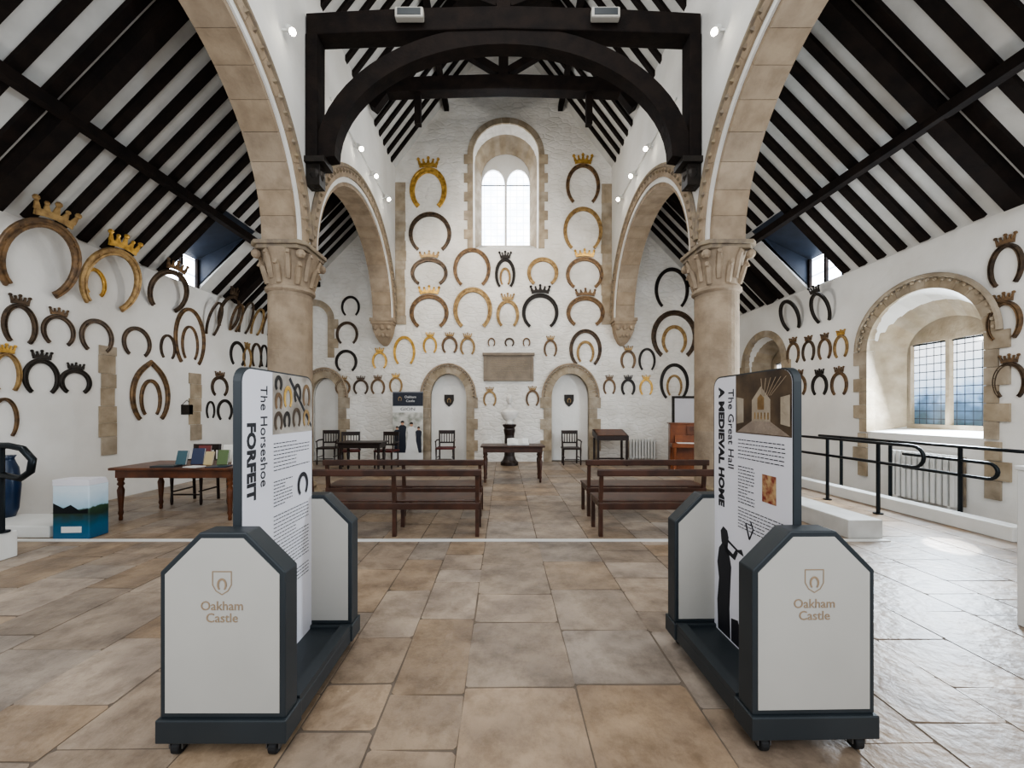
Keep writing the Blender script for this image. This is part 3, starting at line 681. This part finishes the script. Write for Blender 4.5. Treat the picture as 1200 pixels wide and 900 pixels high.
# ---------------- tables & chairs
def table(loc,w,d,h,label,m='wood',rz=0,r=.04):
    t=thing('table',label,'table',loc,rz)
    obj('table_top',MB().box(-w/2,w/2,-d/2,d/2,h-.035,h),m,parent=t,bevel=.008)
    obj('apron',MB().box(-w/2+.05,w/2-.05,-d/2+.05,d/2-.05,h-.14,h-.036),m,parent=t)
    hh=h-.036
    pr=[(r*.5,0),(r*.6,.03),(r*.5,.06),(r*.8,.1),(r*.6,.14),(r*.75,hh*.35),(r*1.05,hh*.6),(r*.6,hh*.68),(r*1.1,hh*.72),(r*.7,hh*.77),(r,hh*.8),(r,hh)]
    for sx in (-1,1):
        for sy in (-1,1):
            obj('leg',MB().lathe(pr,12,sx*(w/2-.09),sy*(d/2-.09)),m,parent=t,smooth=True)
    return t
def chair(loc,rz,label,seat='redseat'):
    t=thing('dining_chair',label,'chair',loc,rz,group='dark wooden chairs')
    for sx in (-1,1):
        obj('leg',MB().lathe([(.016,0),(.022,.05),(.015,.2),(.025,.4),(.022,.44)],10,sx*.23,-.2),'darkwood',parent=t)
        obj('leg',MB().tube([(sx*.2,.22,0),(sx*.2,.2,.42),(sx*.21,.24,.92)],.022,8),'darkwood',parent=t)
        obj('armrest',MB().tube([(sx*.21,.22,.66),(sx*.25,0,.66),(sx*.25,-.2,.63)],.02,8).tube([(sx*.24,-.15,.43),(sx*.25,-.17,.63)],.015,8),'darkwood',parent=t)
    obj('seat',MB().box(-.25,.25,-.24,.22,.42,.47),seat,parent=t,bevel=.015)
    bk=MB().box(-.2,.2,.215,.245,.82,.92).box(-.2,.2,.2,.22,.56,.6)
    for k in range(5): bk.box(-.14+k*.07-.01,-.14+k*.07+.01,.21,.23,.58,.84)
    obj('backrest',bk,'darkwood',parent=t)
    st=MB().box(-.2,.2,-.21,-.19,.15,.17).box(-.21,-.19,-.2,.2,.2,.22).box(.19,.21,-.2,.2,.2,.22); obj('stretcher',st,'darkwood',parent=t)
    return t
table((-4.45,5.6,0),1.66,.8,.72,'long wooden table with turned legs holding books and leaflets')
table((.19,8.25,0),1.32,.62,.76,'polished wooden table with turned legs in front of marble bust',m='benchwood')
table((-3.35,9.3,0),1.05,.6,.74,'dark wooden side table near end wall',m='darkwood')
chair((bx(522,10.7),10.75,0),0,'dark wooden armchair with red seat beside blocked doorway')
chair((bx(669,10.7),10.7,0),0,'dark wooden armchair in front of blocked doorway','darkwood')
chair((-5.0,6.35,0),0,'dark spindle-back chair behind the leaflet table','darkwood')
chair((-4.15,6.4,0),0,'dark wooden chair behind the leaflet table','darkwood')
chair((-3.95,10.05,0),.3,'dark wooden armchair beside side table')
chair((-3.0,10.05,0),-.2,'dark wooden armchair behind side table')
chair((-4.85,10.8,0),.1,'dark wooden chair by aisle doorway','darkwood')
def book(loc,w,h,t_,col,rx,rz,lab,name='book'):
    m=mat('cover_'+col,col,.5,col2='d9d5cc' if name=='leaflet' else col,nscale=8)
    e=thing(name,lab,name,loc,rz)
    obj('cover',MB().box(-w/2,w/2,-t_/2,-t_/2+.003,0,h).box(-w/2,w/2,t_/2-.003,t_/2,0,h).box(-w/2,-w/2+.003,-t_/2,t_/2,0,h),m,parent=e)
    obj('pages',MB().box(-w/2+.004,w/2-.004,-t_/2+.003,t_/2-.003,.004,h-.004),'white',parent=e)
    e.rotation_euler=(rx,0,rz); return e
zt=.72
book((-4.55,5.5,zt),.14,.2,.03,'3b5a63',-.25,0,'teal-covered book standing on wooden table')
book((-4.36,5.55,zt),.16,.23,.03,'2a3450',-.25,.1,'navy-covered guidebook standing on wooden table')
book((-4.17,5.5,zt),.13,.19,.02,'b8a67e',-.25,-.1,'cream-covered booklet standing on wooden table')
book((-3.98,5.52,zt),.14,.21,.03,'55683f',-.25,.1,'green-covered book standing on wooden table')
book((-3.8,5.55,zt),.13,.2,.02,'dcdad5',-.25,0,'white leaflet standing on wooden table','leaflet')
book((-4.45,5.78,zt),.18,.25,.02,'6f3130',-.2,.05,'red-covered book at back of wooden table')
book((-4.1,5.8,zt),.18,.26,.02,'e0ddd4',-.2,0,'white poster card at back of wooden table')
def flat(loc,w,d,h,m,lab,name='leaflet',rz=0):
    return obj(name,MB().box(-w/2,w/2,-d/2,d/2,0,h),m,loc=loc,rot=(0,0,rz),label=lab,cat=name.replace('_',' '))
flat((-4.6,5.32,zt),.3,.16,.02,'kdark','dark leaflet tray lying on wooden table','leaflet_tray',.1)
flat((-4.2,5.3,zt),.21,.15,.01,'white','white paper leaflets lying on wooden table','leaflet',-.2)
flat((-3.88,5.32,zt),.25,.18,.012,'blue','blue leaflets lying on wooden table','leaflet',.15)
ob=thing('open_book','white open visitor book on polished wooden table','book',(.3,8.1,.76))
obj('pages',MB().prism([(-.22,.0),(-.22,.03),(-.1,.045),(0,.02),(.1,.045),(.22,.03),(.22,0)],'Y',-.14,.14),'white',parent=ob,rot=(.35,0,0),loc=(0,0,.055))
obj('cover',MB().box(-.23,.23,-.15,.15,-.004,.0),'darkwood',parent=ob,rot=(.35,0,0),loc=(0,0,.055))
obj('book_rest',MB().prism([(-.14,0),(.14,0),(.14,.1),(-.14,.003)],'X',-.18,.18),'darkwood',parent=ob)
t=thing('marble_bust','white marble bust on dark turned pedestal','sculpture',(bx(597,10.6),10.6,0))
obj('pedestal',MB().lathe([(.24,0),(.24,.08),(.18,.14),(.14,.25),(.13,.8),(.16,.95),(.14,1.0),(.18,1.05),(.19,1.1)],24),'darkwood',parent=t)
hb=MB(); hb.lathe([(.12,1.18),(.13,1.22),(.09,1.26),(.1,1.3)],20)
hb.lathe([(.12,1.28),(.2,1.36),(.26,1.48),(.27,1.56),(.2,1.63),(.08,1.68),(.065,1.72),(.065,1.82)],20,sy=.6)
hb.ball((0,-.01,1.92),.12,16,10,(.72,.9,1.2)); hb.ball((0,-.12,1.9),.022,8,6,(.8,1.2,1.6))
hb.ball((0,.02,1.97),.115,14,8,(.82,1,.95)); hb.ball((-.086,0,1.91),.025,6,5,(.5,1,1.4)); hb.ball((.086,0,1.91),.025,6,5,(.5,1,1.4))
hb.ball((0,-.09,1.84),.04,8,6); hb.ball((0,-.105,1.96),.05,8,5,(1.3,.5,.3))
q_=.9; hb.v=[(a*q_,b*q_,1.1+(c-1.18)*q_) for a,b,c in hb.v]
o=obj('bust',hb,'marble',parent=t); md=o.modifiers.new('r','REMESH'); md.mode='VOXEL'; md.voxel_size=.012; md.use_smooth_shade=True
# banner
t=thing('roller_banner','dark and white pull-up banner with group photograph','banner stand',(bx(478,10.85),10.85,0))
M['photo']=mat('print_garden_photo','8f9086',.6,col2='d2d0c9',nscale=6)
M['skin']=mat('print_skin','b98d73',.6)
obj('banner_base',MB().box(-.43,.43,-.08,.08,0,.07),'steel',parent=t,bevel=.01)
obj('banner_sheet',MB().box(-.42,.42,-.004,.004,.07,1.98),'white',parent=t)
obj('header_print',MB().box(-.42,.42,-.006,-.004,1.6,1.98),'navy',parent=t)
obj('photo_print',MB().box(-.42,.42,-.0055,-.004,.3,1.42),'photo',parent=t)
obj('top_bar',MB().box(-.43,.43,-.012,.012,1.97,2.0),'steel',parent=t)
obj('support_pole',MB().tube([(0,.03,.05),(0,.03,1.97)],.01,6),'steel',parent=t)
text('Oakham',.1,'white',(.07,-.0065,1.85),(1,0,0),(0,0,1),parent=t,align='CENTER',width=.32); text('Castle',.09,'white',(.07,-.0065,1.74),(1,0,0),(0,0,1),parent=t,align='CENTER',width=.24)
obj('horseshoe_logo',shoemesh(.1,.12,.02,.002),'t',parent=t,loc=(-.22,-.006,1.74))
text('GION',.12,'navy',(0,-.0062,1.51),(1,0,0),(0,0,1),parent=t,align='CENTER',width=.4)
hd=MB(); hh=MB(); su=MB(); dr=MB()
for x,z,k in ((-.3,.98,.8),(-.15,1.12,1),(.1,1.08,1),(.3,.97,.8)):
    body=[(x-.1*k,.3),(x+.1*k,.3),(x+.09*k,z-.28*k),(x+.11*k,z-.1*k),(x+.05*k,z-.05*k),(x-.05*k,z-.05*k),(x-.11*k,z-.1*k),(x-.09*k,z-.28*k)]
    if x==.1: dr.prism([(x-.17,.3),(x+.2,.3)]+body[2:],'Y',-.0068,-.0056)
    else: su.prism(body,'Y',-.0064 if k<1 else -.0067,-.0055)
    r=.045*k
    hd.prism([(x+r*math.cos(q*math.pi/5),z+1.25*r*math.sin(q*math.pi/5)) for q in range(10)],'Y',-.0072,-.006)
    hh.prism([(x+r*1.15*math.cos(q*math.pi/8),z+.015+1.3*r*math.sin(q*math.pi/8)) for q in range(9)],'Y',-.0078,-.0065)
obj('printed_suits',su,'navy',parent=t); obj('printed_dress',dr,'white',parent=t)
obj('printed_faces',hd,'skin',parent=t); obj('printed_hair',hh,'darkwood',parent=t)
t=thing('display_lectern','dark wooden sloping display case on legs','display case',(bx(715,10.6),10.6,0))
obj('sloping_case',MB().prism([(-.28,.8),(.28,.95),(.28,.78),(-.28,.68)],'X',-.42,.42),'darkwood',parent=t)
obj('glass_top',MB().prism([(-.26,.812),(.26,.95),(.26,.957),(-.26,.818)],'X',-.38,.38),'wood',parent=t)
for sx in (-1,1):
    for sy in (-1,1): obj('leg',MB().box(sx*.38-.025,sx*.38+.025,sy*.23-.025,sy*.23+.025,0,.72),'darkwood',parent=t)
obj('stretcher',MB().box(-.38,.38,-.015,.015,.15,.19),'darkwood',parent=t)
def radiator(loc,w,h,rz):
    t=thing('radiator','white column radiator standing against the wall','radiator',loc,rz,group='white radiators')
    mb=MB(); st=.085; n=int(w/st)
    for i in range(n): 
        x=-w/2+.04+i*st; mb.box(x-.028,x+.028,-.16,-.05,.1,h)
    obj('fins',mb,'white',parent=t,bevel=.012)
    obj('pipe',MB().tube([(-w/2,-.1,.14),(w/2,-.1,.14)],.02,8).tube([(-w/2,-.1,h-.06),(w/2,-.1,h-.06)],.02,8),'white',parent=t)
    obj('gap_backing',MB().box(-w/2,w/2,-.03,-.015,.12,h-.02),'stone2',parent=t)  # brown-grey sheet behind the fins darkens the gaps
    for sx in (-1,1): obj('foot',MB().box(sx*(w/2-.1)-.02,sx*(w/2-.1)+.02,-.15,-.06,0,.11),'white',parent=t)
radiator((bx(752),YB,0),.8,.66,0)
radiator((XW,5.98,0),.95,.84,-math.pi/2)
t=thing('upright_piano','chestnut upright piano beside stone column','piano',(4.75,9.3,0),-.25)
obj('cabinet',MB().box(-.72,.72,0,.3,0,1.15),'pianowood',parent=t,bevel=.01)
obj('lid',MB().box(-.75,.75,-.03,.33,1.15,1.18),'pianowood',parent=t,bevel=.005)
obj('key_shelf',MB().box(-.72,.72,-.28,0,.6,.7),'pianowood',parent=t,bevel=.01)
obj('keys',MB().box(-.6,.6,-.26,-.08,.7,.715),'white',parent=t)
obj('fallboard',MB().prism([(-.08,.7),(0,.7),(0,.88),(-.02,.88)],'X',-.62,.62),'pianowood',parent=t)
for sx in (-1,1): obj('leg',MB().lathe([(.03,0),(.045,.1),(.03,.3),(.05,.6)],12,sx*.66,-.22),'pianowood',parent=t)
obj('music_desk',MB().box(-.35,.35,-.03,-.005,.9,1.1),'wood',parent=t)
t=thing('framed_map','black framed white chart on aisle end wall','framed picture',(bx(806),YB,bz(487)))
obj('frame',MB().box(-.46,.46,-.05,0,.5,.56).box(-.46,.46,-.05,0,-.56,-.5).box(-.46,-.4,-.05,0,-.5,.5).box(.4,.46,-.05,0,-.5,.5),'k',parent=t)
obj('chart',MB().box(-.4,.4,-.02,0,-.5,.5),'board',parent=t)
t=thing('wall_notice','small dark notice hanging from a cord on white wall','notice',(-XW,8.06,bz(480,8.06)),math.pi/2)
obj('notice_panel',MB().box(-.14,.14,-.02,0,-.1,.1),'k',parent=t); obj('cord',MB().tube([(-.12,-.01,.1),(0,-.01,.2),(.12,-.01,.1)],.006,5),'k',parent=t)
# ---------------- railings
def rail(t,pts,r=.022): obj('handrail',MB().tube(pts,r,8),'metal',parent=t,smooth=True)
def post(t,x,y,z0,z1): obj('post',MB().tube([(x,y,z0),(x,y,z1)],.024,8).lathe([(.06,z0),(.06,z0+.015)],12,x,y),'metal',parent=t)
t=thing('ramp_railing','dark metal double handrail with rounded return end','railing',(0,0,0))
def loop(x,ya,yb,zt,zb,n=8):
    p=[(x,ya,zt)]
    r=(zt-zb)/2
    for i in range(n+1):
        a=math.pi/2-math.pi*i/n; p.append((x,yb-r*math.cos(a),zb+r+r*math.sin(a)))
    p.append((x,ya,zb)); return p
rail(t,loop(5.4,7.6,5.15,1.02,.74))
for y in (5.62,6.5,7.4): post(t,5.4,y,.0,1.0)
t=thing('wall_railing','dark metal double handrail along the window wall','railing',(0,0,0))
rail(t,[(6.15,7.6,1.0),(6.15,4.9,1.0),(6.15,4.5,1.0)]); rail(t,loop(6.15,6.0,4.95,.82,.62))
for y in (5.25,6.2,7.1): post(t,6.15,y,0,1.0)
obj('ramp_kerb',MB().box(5.75,5.95,4.4,9.0,0,.17),'white',label='long low white painted kerb beside the ramp',cat='kerb',bevel=.01)
obj('low_wall',MB().box(4.0,4.4,4.52,7.2,0,.22),'greywhite',label='low pale grey painted ramp wall beside flagstones',cat='low wall',bevel=.01)
obj('trim_40',MB().box(-5.9,4.4,4.43,4.49,0,.012),'white',kind='structure')
obj('white_plinth',MB().box(3.58,3.9,2.6,2.72,0,1.08).box(3.57,3.92,2.59,2.73,1.08,1.11),'white',label='tall plain white display plinth',cat='plinth',bevel=.006)
obj('low_platform',MB().box(-6.5,-5.3,4.55,5.1,0,.14),'white',label='low white painted platform against the wall',cat='platform',bevel=.01)
obj('white_block',MB().box(-5.5,-4.98,3.74,4.0,0,.27),'white',label='small white block holding dark handrail',cat='block',bevel=.01)
t=thing('curled_railing','dark metal handrail with curled end on white block','railing',(0,0,0))
rail(t,[(-5.6,3.9,1.14),(-4.95,3.9,1.14),(-4.81,3.9,1.11),(-4.71,3.9,1.0),(-4.73,3.9,.88),(-4.83,3.9,.81),(-5.02,3.9,.85)],.032)
post(t,-5.02,3.9,.27,1.14)
t=thing('blue_jar','cobalt blue glazed jar on low white platform','jar',(-6.3,4.95,.14))
obj('jar_body',MB().lathe([(.07,0),(.1,.1),(.12,.4),(.1,.62),(.07,.7),(.06,.74),(.08,.78)],24),'blue',parent=t,smooth=True)
def gradbox():
    m=bpy.data.materials.new('printed_box'); m.use_nodes=True; nt=m.node_tree; b=nt.nodes['Principled BSDF']
    tc=nt.nodes.new('ShaderNodeTexCoord'); sp=nt.nodes.new('ShaderNodeSeparateXYZ'); nt.links.new(tc.outputs['Object'],sp.inputs[0])
    n=nt.nodes.new('ShaderNodeTexNoise'); n.inputs['Scale'].default_value=9; nt.links.new(tc.outputs['Object'],n.inputs['Vector'])
    ma=nt.nodes.new('ShaderNodeMath'); ma.operation='MULTIPLY_ADD'; ma.inputs[1].default_value=.12; nt.links.new(n.outputs['Fac'],ma.inputs[0]); nt.links.new(sp.outputs['Z'],ma.inputs[2])
    r=nt.nodes.new('ShaderNodeValToRGB'); e=r.color_ramp.elements; e[0].position=.1; e[0].color=lin('24597a'); e[1].position=.62; e[1].color=lin('cfdde6')
    for p,c in ((.2,'1d5a78'),(.3,'1d4650'),(.345,'1f3428'),(.41,'2f4a35'),(.425,'9dbccd'),(.5,'b7cfde')):
        q=e.new(p); q.color=lin(c)
    nt.links.new(ma.outputs[0],r.inputs[0]); nt.links.new(r.outputs[0],b.inputs['Base Color']); b.inputs['Roughness'].default_value=.4
    return m
M['box']=gradbox()
t=thing('donation_box','blue and white printed box with lake scene','box',(-5.0,4.62,0))
obj('box_body',MB().box(-.2,.2,-.12,.12,0,.62),'box',parent=t,rot=(0,0,.05),bevel=.01)
obj('box_top',MB().prism([(-.12,.62),(.12,.62),(.08,.69),(-.12,.69)],'X',-.2,.2),'board',parent=t,rot=(0,0,.05))
obj('printed_hills',MB().prism([(-.19,.3),(.19,.3),(.19,.36),(.1,.33),(0,.4),(-.08,.36),(-.19,.42)],'Y',-.1225,-.12),'metal',parent=t,rot=(0,0,.05))
obj('label_patch',MB().box(-.1,.12,-.125,-.12,.08,.15),'white',parent=t,rot=(0,0,.05))
# ---------------- lamps
def spot(s,Y,Z):
    t=thing('spotlight','small white wall-mounted spotlight on nave wall','spotlight',(s*AX0,Y,Z),group='wall spotlights')
    obj('bracket',MB().box(min(0,-s*.1),max(0,-s*.1),-.015,.015,-.015,.015),'white',parent=t)
    d=Vector((-s*.5,-.35,-.6)).normalized(); a=Vector((-s*.12,0,0))
    obj('lamp_body',MB().tube([a-d*.09,a+d*.07],.05,12),'white',parent=t)
    obj('lamp_lens',MB().tube([a+d*.07,a+d*.085],.042,12),'lamp',parent=t)
for s in (-1,1):
    for Y in (5.5,7.35,8.15,9.1,10.1): spot(s,Y,6.98 if Y>6 else 6.85)
    obj('lighting_track',MB().box(min(s*3.12,s*3.09),max(s*3.12,s*3.09),7.0,10.6,7.08,7.11),'white',label='slim white lighting track along nave wall',cat='lighting track',group='lighting tracks')
for x in (bx(484,CY),bx(705,CY)):
    t=thing('floodlight','pale grey floodlight fixed to black tie beam','floodlight',(x,CY-.14,bz(34,CY)),group='beam floodlights')
    obj('lamp_housing',MB().box(-.22,.22,-.14,-.03,-.08,.08),'kpanel',parent=t,bevel=.02)
    obj('bracket',MB().box(-.03,.03,-.04,.0,-.05,.05),'metal',parent=t)
    obj('lamp_lens',MB().box(-.18,.18,-.146,-.14,-.05,.05),'kdark',parent=t)
def L_(typ,name,loc,target,e,size=.3,col=(1,1,1),ang=60,sy=None,bl=.6):
    l=bpy.data.lights.new(name,typ); l.energy=e; l.color=col
    if typ=='AREA': l.shape='RECTANGLE'; l.size=size; l.size_y=sy or size
    elif typ=='SPOT': l.shadow_soft_size=size; l.spot_size=math.radians(ang); l.spot_blend=bl
    elif typ=='POINT': l.shadow_soft_size=size
    o=bpy.data.objects.new(name,l); link(o); o.location=loc
    o.rotation_euler=(Vector(target)-Vector(loc)).to_track_quat('-Z','Y').to_euler(); return o
warm=(1,.91,.8)
L_('SPOT','nave_spot',(-2.85,7.0,6.9),(1.5,11.2,6.8),340,.02,warm,70)
L_('SPOT','nave_spot',(2.85,7.0,6.9),(-1.5,11.2,6.8),160,.02,warm,70)
L_('SPOT','nave_spot',(-2.85,7.8,6.8),(-1,11.2,4.5),240,.02,warm,80)
L_('SPOT','nave_spot',(2.85,7.8,6.8),(1,11.2,4.5),120,.02,warm,80)
L_('SPOT','nave_down_spot',(0,8.9,8.5),(0,7.5,0),230,.2,warm,110)  # warm spot aimed down the nave, without a visible fixture
L_('POINT','nave_roof_fill',(0,6.6,8.35),(0,0,0),70,.1,(1,.97,.92))  # hidden point added to lift the nave roof, no fixture there
L_('AREA','nave_fill',(0,3.6,8.6),(0,5.5,0),120,4,(1,.99,.97),sy=3)  # added overhead fill for evenness
L_('AREA','window_daylight',(7.0,6.2,2.0),(0,4.0,.3),300,1.1,(.78,.89,1),sy=1.2)
L_('SPOT','sunbeam',(7.0,6.35,2.3),(4.95,4.32,0),1100,.02,(1,.96,.9),7,bl=.25)
L_('AREA','rear_fill',(0,-1.3,4.0),(0,8,3.2),290,9,(.96,.98,1),sy=4)  # large fill added behind the camera, not an actual entrance
for s in (-1,1): L_('POINT','aisle_fill',(s*5.0,3.4,3.0),(0,0,0),42,.3,(1,.97,.93)); L_('POINT','aisle_fill',(s*4.6,8.0,3.0),(0,0,0),38,.05,(1,.97,.93))  # unseen point fills added to even out the aisles
w=bpy.data.worlds.new('World'); bpy.context.scene.world=w; w.use_nodes=True
w.node_tree.nodes['Background'].inputs[0].default_value=(.82,.9,1,1); w.node_tree.nodes['Background'].inputs[1].default_value=.85
try: bpy.context.scene.view_settings.look='AgX - Medium High Contrast'
except Exception: pass
cam=bpy.data.cameras.new('Camera'); co=bpy.data.objects.new('Camera',cam); link(co)
co.location=(0,0,H); co.rotation_euler=(math.pi/2,0,0); cam.sensor_width=36; cam.lens=F/1200*36
cam.shift_x=10/1200; cam.shift_y=30/1200; cam.clip_start=.05
bpy.context.scene.camera=co
